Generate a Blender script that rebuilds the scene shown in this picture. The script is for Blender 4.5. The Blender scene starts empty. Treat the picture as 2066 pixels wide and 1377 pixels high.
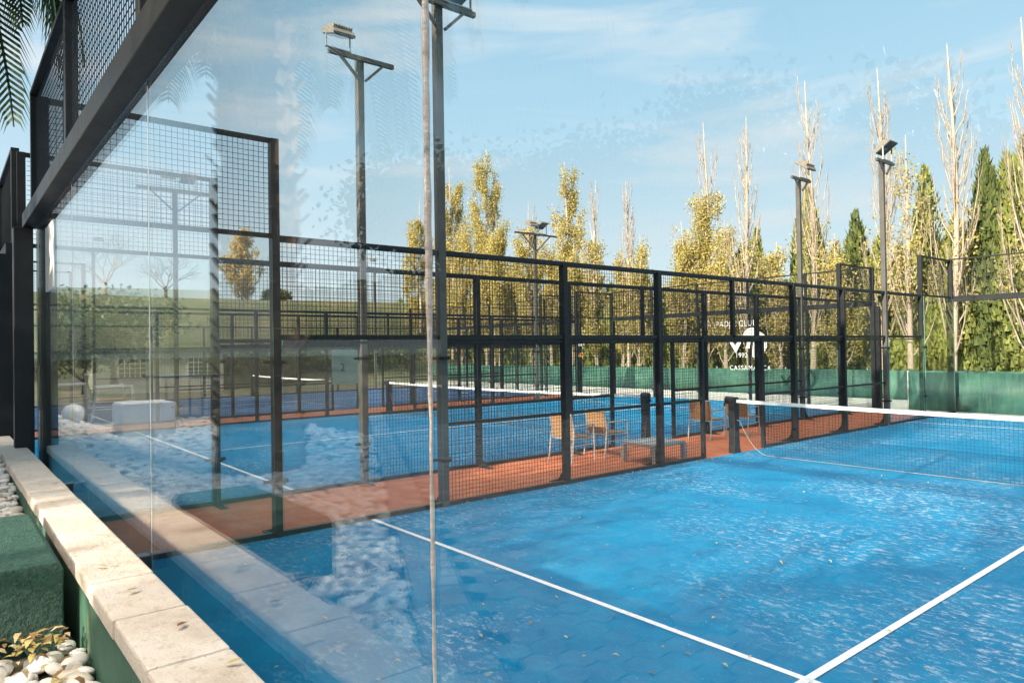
import bpy, math, random
from mathutils import Vector, Matrix
R = math.radians
sc = bpy.context.scene
COL = sc.collection
rnd = random.Random(7)

# ------------------------------------------------------------------ helpers
class MB:
    def __init__(s): s.v = []; s.f = []; s.m = []; s.mi = 0
    def add(s, vs, fs):
        b = len(s.v); s.v.extend(vs)
        for f in fs: s.f.append(tuple(b + i for i in f)); s.m.append(s.mi)
    def box(s, x0, x1, y0, y1, z0, z1):
        s.add([(x0,y0,z0),(x1,y0,z0),(x1,y1,z0),(x0,y1,z0),(x0,y0,z1),(x1,y0,z1),(x1,y1,z1),(x0,y1,z1)],
              [(0,3,2,1),(4,5,6,7),(0,1,5,4),(1,2,6,5),(2,3,7,6),(3,0,4,7)])
    def bar(s, p, q, w, h=None, caps=True):
        p = Vector(p); q = Vector(q); h = h or w
        d = (q - p).normalized()
        a = d.cross(Vector((0,0,1)))
        if a.length < .01: a = Vector((1,0,0))
        a.normalize(); b = d.cross(a).normalized()
        a = a * w / 2; b = b * h / 2
        vs = [tuple(c + i*a + j*b) for c in (p, q) for i, j in ((-1,-1),(1,-1),(1,1),(-1,1))]
        fs = [(0,1,5,4),(1,2,6,5),(2,3,7,6),(3,0,4,7)]
        if caps: fs += [(3,2,1,0),(4,5,6,7)]
        s.add(vs, fs)
    def tube(s, pts, rad, n=6, cap=True):
        b = len(s.v); P = [Vector(p) for p in pts]
        for i, p in enumerate(P):
            d = (P[min(i+1,len(P)-1)] - P[max(i-1,0)]).normalized()
            a = d.cross(Vector((.13,.99,.05)) if abs(d.y) < .9 else Vector((1,0,0))).normalized(); c = d.cross(a)
            r = rad[i] if hasattr(rad, '__len__') else rad
            for k in range(n):
                t = 2*math.pi*k/n
                s.v.append(tuple(p + a*(r*math.cos(t)) + c*(r*math.sin(t))))
        for i in range(len(P)-1):
            for k in range(n):
                k2 = (k+1) % n
                s.f.append((b+i*n+k, b+i*n+k2, b+(i+1)*n+k2, b+(i+1)*n+k)); s.m.append(s.mi)
        if cap:
            s.f.append(tuple(b+k for k in range(n-1,-1,-1))); s.m.append(s.mi)
            e = b+(len(P)-1)*n
            s.f.append(tuple(e+k for k in range(n))); s.m.append(s.mi)
    def prism(s, poly, axis, a0, a1):
        n = len(poly)
        def mk(u, v, a):
            return {'x': (a,u,v), 'y': (u,a,v), 'z': (u,v,a)}[axis]
        vs = [mk(u,v,a0) for u,v in poly] + [mk(u,v,a1) for u,v in poly]
        s.add(vs, [tuple(range(n)), tuple(range(2*n-1,n-1,-1))] + [(i,(i+1)%n+0,(i+1)%n+n,i+n) for i in range(n)])
    def ico(s, c, rx, ry, rz, rot=0, tilt=0):
        M = Matrix.Rotation(rot,3,'Z') @ Matrix.Rotation(tilt,3,'X')
        s.add([tuple(Vector(c) + M @ Vector((x*rx,y*ry,z*rz))) for x,y,z in ICO_V], ICO_F)
    def build(s, name, mat, parent=None, smooth=False, bevel=0, recalc=False):
        me = bpy.data.meshes.new(name)
        me.from_pydata(s.v, [], s.f)
        mats = mat if isinstance(mat, (list,tuple)) else [mat]
        for m in mats: me.materials.append(m)
        if len(mats) > 1: me.polygons.foreach_set('material_index', s.m)
        if smooth: me.polygons.foreach_set('use_smooth', [True]*len(me.polygons))
        me.update()
        if recalc:
            import bmesh
            bm = bmesh.new(); bm.from_mesh(me); bmesh.ops.recalc_face_normals(bm, faces=bm.faces); bm.to_mesh(me); bm.free()
        o = bpy.data.objects.new(name, me); COL.objects.link(o)
        if parent: o.parent = parent
        if bevel:
            b = o.modifiers.new('bevel','BEVEL'); b.width = bevel; b.segments = 2; b.limit_method = 'ANGLE'; b.angle_limit = R(40)
        return o

def make_ico(sub):
    t = (1+5**.5)/2
    V = [Vector(v).normalized() for v in ((-1,t,0),(1,t,0),(-1,-t,0),(1,-t,0),(0,-1,t),(0,1,t),(0,-1,-t),(0,1,-t),(t,0,-1),(t,0,1),(-t,0,-1),(-t,0,1))]
    F = [(0,11,5),(0,5,1),(0,1,7),(0,7,10),(0,10,11),(1,5,9),(5,11,4),(11,10,2),(10,7,6),(7,1,8),(3,9,4),(3,4,2),(3,2,6),(3,6,8),(3,8,9),(4,9,5),(2,4,11),(6,2,10),(8,6,7),(9,8,1)]
    for _ in range(sub):
        c = {}; nf = []
        def mid(a,b):
            k = (min(a,b),max(a,b))
            if k not in c: c[k] = len(V); V.append(((V[a]+V[b])/2).normalized())
            return c[k]
        for a,b,d in F:
            x,y,z = mid(a,b),mid(b,d),mid(d,a); nf += [(a,x,z),(b,y,x),(d,z,y),(x,y,z)]
        F = nf
    return [tuple(v) for v in V], F
ICO_V, ICO_F = make_ico(1)

def thing(name, label, cat, loc=(0,0,0), group=None):
    o = bpy.data.objects.new(name, None); COL.objects.link(o); o.location = loc; o.empty_display_size = .2
    o['label'] = label; o['category'] = cat
    if group: o['group'] = group
    return o
def tag(o, label, cat, group=None, kind=None):
    o['label'] = label; o['category'] = cat
    if group: o['group'] = group
    if kind: o['kind'] = kind
    return o
def struct(o): o['kind'] = 'structure'; return o
def copy_tree(o, parent=None):
    c = o.copy(); COL.objects.link(c)
    if parent: c.parent = parent
    for ch in list(o.children): copy_tree(ch, c)
    return c

# ------------------------------------------------------------------ materials
def lin(c):
    return tuple(x/12.92 if x <= .04045 else ((x+.055)/1.055)**2.4 for x in c)
class N:
    def __init__(s, name):
        s.m = bpy.data.materials.new(name); s.m.use_nodes = True; s.t = s.m.node_tree; s.n = s.t.nodes
        s.b = s.n['Principled BSDF']; s.out = s.n['Material Output']
        s.co = s.n.new('ShaderNodeTexCoord')
    def L(s, a, b): s.t.links.new(a, b)
    def noise(s, scale, detail=4, rough=.6, vec=None, sc3=None, dist=0):
        n = s.n.new('ShaderNodeTexNoise'); n.inputs['Scale'].default_value = scale; n.inputs['Detail'].default_value = detail
        n.inputs['Roughness'].default_value = rough; n.inputs['Distortion'].default_value = dist
        v = vec or s.co.outputs['Object']
        if sc3:
            m = s.n.new('ShaderNodeMapping'); m.inputs['Scale'].default_value = sc3; s.L(v, m.inputs['Vector']); v = m.outputs[0]
        s.L(v, n.inputs['Vector']); return n.outputs['Fac']
    def ramp(s, fac, stops, interp='LINEAR'):
        r = s.n.new('ShaderNodeValToRGB'); s.L(fac, r.inputs[0]); r.color_ramp.interpolation = interp
        e = r.color_ramp.elements
        while len(e) < len(stops): e.new(.5)
        for i,(p,c) in enumerate(stops):
            e[i].position = p; e[i].color = (c if len(c) == 4 else (*c,1)) if hasattr(c,'__len__') else (c,c,c,1)
        return r.outputs[0]
    def mix(s, fac, a, b, mode='MIX'):
        m = s.n.new('ShaderNodeMix'); m.data_type = 'RGBA'; m.blend_type = mode
        for inp, v in ((m.inputs[0],fac),(m.inputs[6],a),(m.inputs[7],b)):
            if hasattr(v, 'is_linked') or hasattr(v,'links'): s.L(v, inp)
            elif isinstance(v,(int,float)): inp.default_value = v
            else: inp.default_value = (*v,1) if len(v) == 3 else v
        return m.outputs[2]
    def math(s, op, a, b=None):
        m = s.n.new('ShaderNodeMath'); m.operation = op
        for i, v in enumerate((a,b)):
            if v is None: continue
            if hasattr(v,'links'): s.L(v, m.inputs[i])
            else: m.inputs[i].default_value = v
        return m.outputs[0]
    def bump(s, h, strength=.3, dist=.01):
        b = s.n.new('ShaderNodeBump'); b.inputs['Strength'].default_value = strength; b.inputs['Distance'].default_value = dist
        s.L(h, b.inputs['Height']); s.L(b.outputs[0], s.b.inputs['Normal'])
    def col(s, c):
        if hasattr(c,'links'): s.L(c, s.b.inputs['Base Color'])
        else: s.b.inputs['Base Color'].default_value = (*c,1)
    def set(s, rough=None, metal=None, spec=None):
        if rough is not None:
            if hasattr(rough,'links'): s.L(rough, s.b.inputs['Roughness'])
            else: s.b.inputs['Roughness'].default_value = rough
        if metal is not None: s.b.inputs['Metallic'].default_value = metal
        if spec is not None: s.b.inputs['Specular IOR Level'].default_value = spec

def m_simple(name, c, rough=.6, var=.25, scale=8, metal=0, bump=0, spec=None):
    s = N(name); f = s.noise(scale, 5)
    lo = tuple(x*(1-var) for x in c); hi = tuple(min(1,x*(1+var)) for x in c)
    s.col(s.ramp(f, [(.3,lo),(.7,hi)])); s.set(rough, metal, spec)
    if bump: s.bump(s.noise(scale*6,3), bump, .005)
    return s.m

def m_steel():
    s = N('dark_painted_steel'); f = s.noise(3,6,.7); g = s.noise(35,3,.7,sc3=(1,1,.25))
    c = s.ramp(f, [(.3,(.007,.009,.012)),(.7,(.018,.020,.022))])
    c = s.mix(s.ramp(g,[(.66,0.0),(.85,.25)]), c, (.09,.08,.07))
    s.col(c); s.set(s.ramp(f,[(.3,.36),(.7,.55)]), spec=.3); s.bump(g,.08,.002); return s.m
STEEL = m_steel()
WIRE = m_simple('wire_mesh_coating', (.012,.014,.017), .5, .2, 4)
GALV = m_simple('galvanised_steel', (.42,.42,.41), .4, .2, 10, metal=.7)
TURFLINE = m_simple('white_turf_line', (.78,.80,.82), .9, .12, 30, bump=.3)

def m_turf():
    s = N('blue_sanded_turf')
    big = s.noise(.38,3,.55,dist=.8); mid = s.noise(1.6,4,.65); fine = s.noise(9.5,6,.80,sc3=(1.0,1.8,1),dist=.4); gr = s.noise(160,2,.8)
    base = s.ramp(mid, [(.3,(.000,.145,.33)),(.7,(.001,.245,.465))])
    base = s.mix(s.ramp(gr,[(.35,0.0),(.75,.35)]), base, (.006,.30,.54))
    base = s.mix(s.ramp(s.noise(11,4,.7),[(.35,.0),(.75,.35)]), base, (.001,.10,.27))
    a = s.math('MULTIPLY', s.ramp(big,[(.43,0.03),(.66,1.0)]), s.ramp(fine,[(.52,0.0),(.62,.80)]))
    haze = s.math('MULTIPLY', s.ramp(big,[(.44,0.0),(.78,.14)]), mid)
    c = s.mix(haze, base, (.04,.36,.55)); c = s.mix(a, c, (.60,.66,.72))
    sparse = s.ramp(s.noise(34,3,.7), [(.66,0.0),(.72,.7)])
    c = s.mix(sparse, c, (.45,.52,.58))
    s.col(c); s.set(.9, spec=.10); s.bump(gr,.5,.01); return s.m
TURF = m_turf()
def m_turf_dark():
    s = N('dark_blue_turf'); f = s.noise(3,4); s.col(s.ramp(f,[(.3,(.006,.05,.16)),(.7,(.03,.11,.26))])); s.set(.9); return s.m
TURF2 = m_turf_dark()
def m_terra():
    s = N('terracotta_floor'); f = s.noise(4,5); g = s.noise(70,3)
    c = s.ramp(f,[(.3,(.42,.105,.036)),(.7,(.58,.17,.062))]); c = s.mix(s.ramp(g,[(.6,0.0),(.8,.35)]), c, (.12,.04,.03))
    br = s.n.new('ShaderNodeTexBrick'); br.inputs['Scale'].default_value = 1; br.inputs['Brick Width'].default_value=.5; br.inputs['Row Height'].default_value=.5; br.offset=0
    br.inputs['Mortar Size'].default_value=.006; s.L(s.co.outputs['Object'], br.inputs['Vector'])
    c = s.mix(s.math('MULTIPLY',br.outputs['Fac'],.35), c, (.12,.04,.025))
    s.col(c); s.set(.8); s.bump(g,.2,.004); return s.m
TERRA = m_terra()
CONC = m_simple('pale_concrete', (.72,.68,.61), .85, .18, 3, bump=.2)
WHITEC = m_simple('white_painted_concrete', (.72,.70,.66), .8, .10, 5, bump=.2)
def m_coping():
    s = N('cream_coping_stone'); f = s.noise(6,6,.65); g = s.noise(26,5,.75); h = s.noise(120,2,.6)
    c = s.ramp(f,[(.25,(.52,.42,.33)),(.45,(.70,.60,.49)),(.75,(.82,.75,.66))])
    isl = s.n.new('ShaderNodeNewGeometry')
    c = s.mix(s.ramp(isl.outputs['Random Per Island'],[(0,0.0),(1,.30)]), c, (.66,.52,.40))
    c = s.mix(s.ramp(g,[(.52,0.0),(.72,.6)]), c, (.40,.28,.19))
    c = s.mix(s.ramp(s.noise(48,2,.5),[(.74,0.0),(.77,.8)]), c, (.10,.08,.06))
    s.col(c); s.set(.85); s.bump(s.mix(.5,g,h),.8,.012); return s.m
COPING = m_coping()
def m_greenwall():
    s = N('green_painted_render'); f = s.noise(3,5,.7); g = s.noise(50,4,.7); d = s.noise(5,5,.7,sc3=(1,1,.35))
    c = s.ramp(f,[(.3,(.032,.105,.068)),(.7,(.055,.155,.105))])
    c = s.mix(s.ramp(d,[(.58,0.0),(.66,.75)]), c, (.21,.24,.14)); c = s.mix(s.ramp(g,[(.55,0.0),(.85,.4)]), c, (.02,.06,.05))
    s.col(c); s.set(.75); s.bump(g,.5,.006); return s.m
GREENW = m_greenwall()
INK2 = m_simple('dark_mortar', (.10,.07,.05), .9, .2, 9)
def m_block():
    s = N('green_painted_concrete_block'); f = s.noise(9,5,.7); g = s.noise(45,4,.8); w_ = s.noise(5,4,.7)
    c = s.ramp(g,[(.35,(.010,.055,.040)),(.65,(.040,.14,.10))]); c = s.mix(s.ramp(w_,[(.5,0.0),(.75,.4)]), c, (.10,.19,.15)); c = s.mix(s.ramp(f,[(.62,0.0),(.75,.6)]), c, (.02,.05,.04))
    s.col(c); s.set(.7); s.bump(g,1.0,.03); return s.m
GREENB = m_block()
SCREEN = None
def m_screen():
    s = N('green_windscreen_sheet'); f = s.noise(.8,4,.6); g = s.noise(6,3,.6,sc3=(3,3,.3))
    c = s.ramp(f,[(.38,(.010,.060,.052)),(.62,(.06,.165,.12))]); c = s.mix(s.ramp(g,[(.5,0.0),(.75,.5)]), c, (.12,.25,.18))  # dappled sun and shade painted into the green as noise patches
    s.col(c); s.set(.55); return s.m
SCREEN = m_screen()
def m_leaf(name, cols, rough=.55, trans=.35):
    s = N(name); isl = s.n.new('ShaderNodeNewGeometry')
    k = len(cols); c = s.ramp(isl.outputs['Random Per Island'], [(i/(k-1), cols[i]) for i in range(k)])
    s.col(c); s.set(rough, spec=.3)
    tr = s.n.new('ShaderNodeBsdfTranslucent'); s.L(c, tr.inputs['Color'])
    mx = s.n.new('ShaderNodeMixShader'); mx.inputs[0].default_value = trans
    s.L(s.b.outputs[0], mx.inputs[1]); s.L(tr.outputs[0], mx.inputs[2]); s.L(mx.outputs[0], s.out.inputs['Surface'])
    return s.m
LEAFY = m_leaf('autumn_poplar_leaves', [(.46,.38,.11),(.64,.51,.17),(.28,.29,.08),(.72,.58,.26),(.52,.43,.13),(.19,.21,.06)])
LEAFG = m_leaf('golden_leaves', [(.62,.44,.14),(.50,.36,.10),(.70,.52,.22),(.32,.28,.08)])
CYP = m_leaf('cypress_foliage', [(.20,.24,.06),(.34,.37,.10),(.12,.17,.045),(.44,.44,.15),(.26,.30,.08)], .7, .3)
CYPD = m_leaf('dark_cypress_foliage', [(.10,.14,.045),(.18,.22,.06),(.06,.09,.04),(.24,.27,.09)], .7, .25)
PALMG = m_leaf('palm_leaflets', [(.03,.08,.03),(.06,.125,.04),(.022,.06,.028),(.11,.17,.05)], .4, .3)
SHADEL = m_leaf('broadleaf_foliage', [(.04,.08,.02),(.07,.12,.03),(.10,.13,.035),(.03,.06,.015)], .5, .25)
LITTER = m_leaf('dry_fallen_leaves', [(.50,.40,.12),(.60,.50,.20),(.36,.22,.08),(.20,.10,.05),(.62,.52,.30)], .6, .2)
def m_bark(name, a, b):
    s = N(name); f = s.noise(5,6,.7,sc3=(1,1,.4)); s.col(s.ramp(f,[(.3,a),(.65,b)])); s.set(.85); s.bump(f,.4,.02); return s.m
BARKW = m_bark('white_poplar_bark', (.28,.22,.16), (.56,.47,.38))
BARKB = m_bark('brown_bark', (.09,.06,.04), (.20,.14,.09))
BARKP = m_bark('palm_trunk_fibre', (.10,.065,.04), (.30,.21,.13))
def m_pebble():
    s = N('white_marble_pebbles'); isl = s.n.new('ShaderNodeNewGeometry')
    s.col(s.ramp(isl.outputs['Random Per Island'], [(0,(.66,.63,.59)),(.4,(.86,.84,.81)),(.8,(.80,.77,.72)),(.95,(.62,.54,.42)),(1,(.42,.38,.33))]))
    s.set(.55); return s.m
PEBBLE = m_pebble()
GRASS = None
def m_grass():
    s = N('grass_bank_turf'); f = s.noise(.35,5,.6,sc3=(1,1,1)); g = s.noise(6,4,.7)
    c = s.ramp(f,[(.3,(.075,.09,.04)),(.5,(.13,.13,.058)),(.7,(.19,.165,.085))]); c = s.mix(s.ramp(g,[(.5,0.0),(.8,.5)]), c, (.07,.10,.03))
    s.col(c); s.set(.95); s.bump(g,.6,.1); return s.m
GRASS = m_grass()
SOIL = m_simple('dry_soil', (.12,.10,.07), .95, .3, 1.5, bump=.3)
PAVER = None
def m_paver():
    s = N('grey_concrete_pavers'); isl = s.n.new('ShaderNodeNewGeometry'); g = s.noise(40,4,.7)
    c = s.ramp(isl.outputs['Random Per Island'], [(0,(.22,.21,.20)),(.5,(.34,.32,.30)),(1,(.44,.41,.38))])
    c = s.mix(s.ramp(g,[(.5,0.0),(.8,.4)]), c, (.16,.15,.14)); s.col(c); s.set(.85); s.bump(g,.4,.004); return s.m
PAVER = m_paver()
WALLP = m_simple('cream_house_wall', (.62,.58,.50), .85, .12, 1.5, bump=.15)
ROOFM = m_simple('grey_roof_edge', (.40,.38,.34), .8, .2, 2)
DGLASS = m_simple('dark_window_glass', (.03,.05,.06), .08, .2, 2)
WHITEM = m_simple('white_plastic_tape', (.80,.80,.79), .5, .06, 12)
NETM = m_simple('black_net_cord', (.02,.025,.03), .7, .2, 10)
ALU = m_simple('brushed_aluminium', (.55,.55,.54), .35, .12, 30, metal=.6)
WICKER = None
def m_wicker():
    s = N('woven_brown_wicker'); w = s.n.new('ShaderNodeTexWave'); w.inputs['Scale'].default_value=18; w.inputs['Distortion'].default_value=2; w.bands_direction='Z'
    s.L(s.co.outputs['Object'], w.inputs['Vector']); s.col(s.ramp(w.outputs['Fac'],[(.2,(.16,.08,.035)),(.8,(.42,.25,.12))])); s.set(.6); s.bump(w.outputs['Fac'],.5,.004); return s.m
WICKER = m_wicker()
BLACKP = m_simple('black_plastic', (.015,.02,.025), .35, .2, 10)
PAPER = m_simple('white_notice_paper', (.80,.79,.75), .6, .04, 6)
INK = m_simple('dark_ink', (.02,.02,.03), .6, 0, 5)
STICK = m_simple('white_vinyl', (.66,.66,.64), .5, .03, 5)
ORSTICK = m_simple('orange_vinyl', (.75,.30,.05), .5, .03, 5)
def m_globe():
    s = N('opal_globe'); s.col((.80,.80,.78)); s.set(.25); return s.m
GLOBE = m_globe()

def m_glass(name, dirt):
    s = N(name); t = s.t; n = s.n
    geo = n.new('ShaderNodeNewGeometry'); fr = n.new('ShaderNodeFresnel')
    ior = s.mix(geo.outputs['Backfacing'], (1.52,)*3, (1/1.52,)*3); s.L(ior, fr.inputs['IOR'])
    tr = n.new('ShaderNodeBsdfTransparent'); tr.inputs[0].default_value = (.965,.985,.982,1)
    gl = n.new('ShaderNodeBsdfGlossy'); gl.inputs['Roughness'].default_value = 0; gl.inputs['Color'].default_value = (.90,.92,.92,1)
    mx = n.new('ShaderNodeMixShader'); s.L(fr.outputs[0], mx.inputs[0]); s.L(tr.outputs[0], mx.inputs[1]); s.L(gl.outputs[0], mx.inputs[2])
    last = mx.outputs[0]
    if dirt:
        df = n.new('ShaderNodeBsdfDiffuse'); df.inputs[0].default_value = (.85,.85,.85,1)
        tl = n.new('ShaderNodeBsdfTranslucent'); tl.inputs[0].default_value = (.85,.85,.85,1)
        ad = n.new('ShaderNodeMixShader'); ad.inputs[0].default_value=.5; s.L(df.outputs[0],ad.inputs[1]); s.L(tl.outputs[0],ad.inputs[2])
        big = s.ramp(s.noise(.9,3,.6),[(.46,0.0),(.62,1.0)])
        zz = n.new('ShaderNodeSeparateXYZ'); s.L(s.co.outputs['Object'], zz.inputs[0])
        up = s.ramp(s.math('MULTIPLY',zz.outputs['Z'],.33),[(.60,.03),(.80,1.0)])
        rot = n.new('ShaderNodeMapping'); rot.inputs['Rotation'].default_value=(0,R(12),0); s.L(s.co.outputs['Object'],rot.inputs['Vector'])
        st = s.ramp(s.noise(3.4,3,.65,vec=rot.outputs[0],sc3=(14,1,2.6)),[(.61,0.0),(.68,1.0)])
        sp = s.ramp(s.noise(34,2,.5,sc3=(1,1,.6)),[(.69,0.0),(.74,.9)])
        smear = s.ramp(s.noise(2.2,4,.7,sc3=(2.2,1,1)),[(.52,0.0),(.8,.22)])
        k = s.math('MULTIPLY', s.math('MAXIMUM', st, sp), big)
        k = s.math('MAXIMUM', k, s.math('MULTIPLY',smear,big)); k = s.math('MULTIPLY', k, up); k = s.math('MULTIPLY', k, .12)
        k = s.math('ADD', k, .001)
        m2 = n.new('ShaderNodeMixShader'); s.L(k, m2.inputs[0]); s.L(last, m2.inputs[1]); s.L(ad.outputs[0], m2.inputs[2]); last = m2.outputs[0]
    s.L(last, s.out.inputs['Surface']); return s.m
GLASSD = m_glass('smeared_tempered_glass', True)
GLASS = m_glass('tempered_glass', False)
def m_edge():
    s = N('ground_glass_edge'); f = s.noise(9,5,.75,sc3=(1,1,1.6))
    s.col(s.ramp(f,[(.34,(.40,.29,.24)),(.44,(.72,.57,.48)),(.55,(.88,.74,.65)),(.68,(.92,.84,.78))])); s.set(.35); s.bump(f,.5,.02); return s.m
EDGE = m_edge()
GREYSEAL = m_simple('grey_sealant', (.30,.32,.32), .4, .3, 3)
EDGEG = m_simple('green_glass_edge', (.16,.33,.28), .25, .2, 6)

# ------------------------------------------------------------------ world, sun, camera
SUN_EL = 18.0
sun_dir = Vector((.12,-1.0,0)).normalized()     # horizontal direction towards the sun
W = bpy.data.worlds.new('World'); sc.world = W; W.use_nodes = True
wt = W.node_tree; bg = wt.nodes['Background']; sky = wt.nodes.new('ShaderNodeTexSky'); sky.sky_type = 'NISHITA'
sky.sun_disc = False; sky.sun_elevation = R(SUN_EL); sky.sun_rotation = math.atan2(sun_dir.x, sun_dir.y)
sky.air_density = 1.0; sky.dust_density = .55; sky.ozone_density = 1.0
tc = wt.nodes.new('ShaderNodeTexCoord'); mp = wt.nodes.new('ShaderNodeMapping'); mp.inputs['Scale'].default_value = (1.2,1.2,7)
mp.inputs['Rotation'].default_value = (0,R(6),R(30))
wt.links.new(tc.outputs['Generated'], mp.inputs['Vector'])
nz = wt.nodes.new('ShaderNodeTexNoise'); nz.inputs['Scale'].default_value = 2.2; nz.inputs['Detail'].default_value = 7; nz.inputs['Roughness'].default_value=.55; nz.inputs['Distortion'].default_value=.5
wt.links.new(mp.outputs[0], nz.inputs['Vector'])
cr = wt.nodes.new('ShaderNodeValToRGB'); cr.color_ramp.elements[0].position=.50; cr.color_ramp.elements[0].color=(0,0,0,1); cr.color_ramp.elements[1].position=.72; cr.color_ramp.elements[1].color=(.8,.8,.8,1)
wt.links.new(nz.outputs['Fac'], cr.inputs[0])
mixc = wt.nodes.new('ShaderNodeMix'); mixc.data_type='RGBA'; wt.links.new(cr.outputs[0], mixc.inputs[0]); wt.links.new(sky.outputs[0], mixc.inputs[6]); mixc.inputs[7].default_value=(4.2,4.5,4.9,1)
sx = wt.nodes.new('ShaderNodeSeparateXYZ'); wt.links.new(tc.outputs['Generated'], sx.inputs[0])
zr = wt.nodes.new('ShaderNodeValToRGB'); ez = zr.color_ramp.elements
for _ in range(3): ez.new(.5)
for el_,(p_,c_) in zip(ez, ((0,(.77,.87,.92)),(.12,(.69,.84,.92)),(.28,(.49,.74,.89)),(.5,(.34,.62,.83)),(1,(.20,.44,.72)))): el_.position = p_; el_.color = (*c_,1)
wt.links.new(sx.outputs['Z'], zr.inputs[0])
sc3 = wt.nodes.new('ShaderNodeMix'); sc3.data_type='RGBA'; sc3.blend_type='MULTIPLY'; sc3.inputs[0].default_value=1; wt.links.new(zr.outputs[0], sc3.inputs[6]); sc3.inputs[7].default_value=(3.5,3.42,3.4,1)
cap = wt.nodes.new('ShaderNodeMix'); cap.data_type='RGBA'; cap.inputs[0].default_value=.86
nsk = wt.nodes.new('ShaderNodeMix'); nsk.data_type='RGBA'; nsk.blend_type='MULTIPLY'; nsk.inputs[0].default_value=1; nsk.inputs[7].default_value=(.6,.6,.6,1)
wt.links.new(sky.outputs[0], nsk.inputs[6]); wt.links.new(nsk.outputs[2], cap.inputs[6]); wt.links.new(sc3.outputs[2], cap.inputs[7])
wt.links.new(cap.outputs[2], mixc.inputs[6]); mixc.inputs[7].default_value=(2.85,2.98,3.08,1)
cap = mixc
# added warm glow in the unseen sky behind the viewer, lifting the ground light
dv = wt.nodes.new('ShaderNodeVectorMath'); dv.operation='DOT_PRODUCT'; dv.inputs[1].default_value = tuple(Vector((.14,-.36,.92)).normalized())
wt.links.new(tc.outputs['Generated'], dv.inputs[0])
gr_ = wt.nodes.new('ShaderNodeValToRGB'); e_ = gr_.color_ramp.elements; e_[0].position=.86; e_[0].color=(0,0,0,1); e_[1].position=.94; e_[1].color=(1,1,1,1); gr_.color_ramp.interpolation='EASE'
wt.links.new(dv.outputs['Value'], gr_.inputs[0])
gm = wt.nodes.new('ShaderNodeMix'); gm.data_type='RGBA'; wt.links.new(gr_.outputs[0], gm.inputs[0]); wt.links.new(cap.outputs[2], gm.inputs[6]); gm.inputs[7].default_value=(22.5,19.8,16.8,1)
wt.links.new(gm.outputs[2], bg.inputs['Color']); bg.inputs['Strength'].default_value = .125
sl = bpy.data.lights.new('sun','SUN'); sl.energy = 4.2; sl.angle = R(.5); sl.color = (1,.86,.68)
so = bpy.data.objects.new('sun', sl); COL.objects.link(so)
d = Vector((sun_dir.x*math.cos(R(SUN_EL)), sun_dir.y*math.cos(R(SUN_EL)), math.sin(R(SUN_EL))))
so.rotation_euler = d.to_track_quat('Z','Y').to_euler(); so.location = (0,-20,30)

cam = bpy.data.cameras.new('camera'); co = bpy.data.objects.new('camera', cam); COL.objects.link(co)
cam.sensor_width = 36; cam.lens = 24.734; cam.clip_start = .05; cam.clip_end = 1500
rm = Matrix(((.632249,.019202,.774527),(.774603,.004757,-.632429),(-.015829,.999804,-.011867)))
co.matrix_world = Matrix.Translation((6.9988,-.63796,1.83613)) @ rm.to_4x4()
sc.camera = co
sc.view_settings.view_transform = 'Standard'; sc.view_settings.look = 'None'; sc.view_settings.exposure = 1.32; sc.view_settings.gamma = 1
cy = sc.cycles
cy.max_bounces = 14; cy.transparent_max_bounces = 48; cy.glossy_bounces = 6; cy.diffuse_bounces = 4; cy.transmission_bounces = 6
cy.caustics_reflective = False; cy.caustics_refractive = False; cy.sample_clamp_indirect = 6

# ------------------------------------------------------------------ setting
b = MB(); b.add([(-400,-400,-.03),(400,-400,-.03),(400,400,-.03),(-400,400,-.03)],[(0,1,2,3)]); struct(b.build('ground', SOIL))
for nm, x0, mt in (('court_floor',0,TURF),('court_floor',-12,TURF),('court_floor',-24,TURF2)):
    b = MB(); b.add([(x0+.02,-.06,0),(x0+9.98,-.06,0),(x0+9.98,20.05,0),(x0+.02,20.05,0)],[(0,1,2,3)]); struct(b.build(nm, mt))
    b = MB(); w = .025
    for yy in (3.05,16.95): b.add([(x0+.02,yy-w,.005),(x0+9.98,yy-w,.005),(x0+9.98,yy+w,.005),(x0+.02,yy+w,.005)],[(0,1,2,3)])
    b.add([(x0+5-w,2.85,.009),(x0+5+w,2.85,.009),(x0+5+w,17.15,.009),(x0+5-w,17.15,.009)],[(0,1,2,3)])
    struct(b.build('court_lines', TURFLINE))
b = MB()
for x0 in (0,-12): b.add([(x0-2.02,-.06,-.004),(x0+.02,-.06,-.004),(x0+.02,20.15,-.004),(x0-2.02,20.15,-.004)],[(0,1,2,3)])
struct(b.build('walkway', TERRA))
b = MB(); b.add([(-40,20.05,-.01),(14,20.05,-.01),(14,23.95,-.01),(-40,23.95,-.01)],[(0,1,2,3)]); struct(b.build('path', CONC))
# raised terrace outside the near walls
b = MB(); b.box(-40,30,-60,-.27,-.03,.80); struct(b.build('terrace', SOIL))
# grassy bank beyond the third court
b = MB(); prof = [(-29,-.02),(-31,.15),(-34,1.6),(-37,3.6),(-39.3,5.15),(-41,5.55),(-52,5.7),(-90,5.4),(-92,-1)]
ny = 34
vs = []
for j in range(ny+1):
    y = -34 + j*2.6
    for i,(x,z) in enumerate(prof):
        vs.append((x+.35*math.sin(y*.31+i), y, z+(.10*math.sin(y*.23+i*1.7) if 0<i<8 else 0)+(max(0,(2-y))*.035 if i>3 and i<8 else 0)))
n = len(prof)
b.add(vs, [(j*n+i, (j+1)*n+i, (j+1)*n+i+1, j*n+i+1) for j in range(ny) for i in range(n-1)])
struct(b.build('grass_bank', GRASS, smooth=True, recalc=True))

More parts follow.
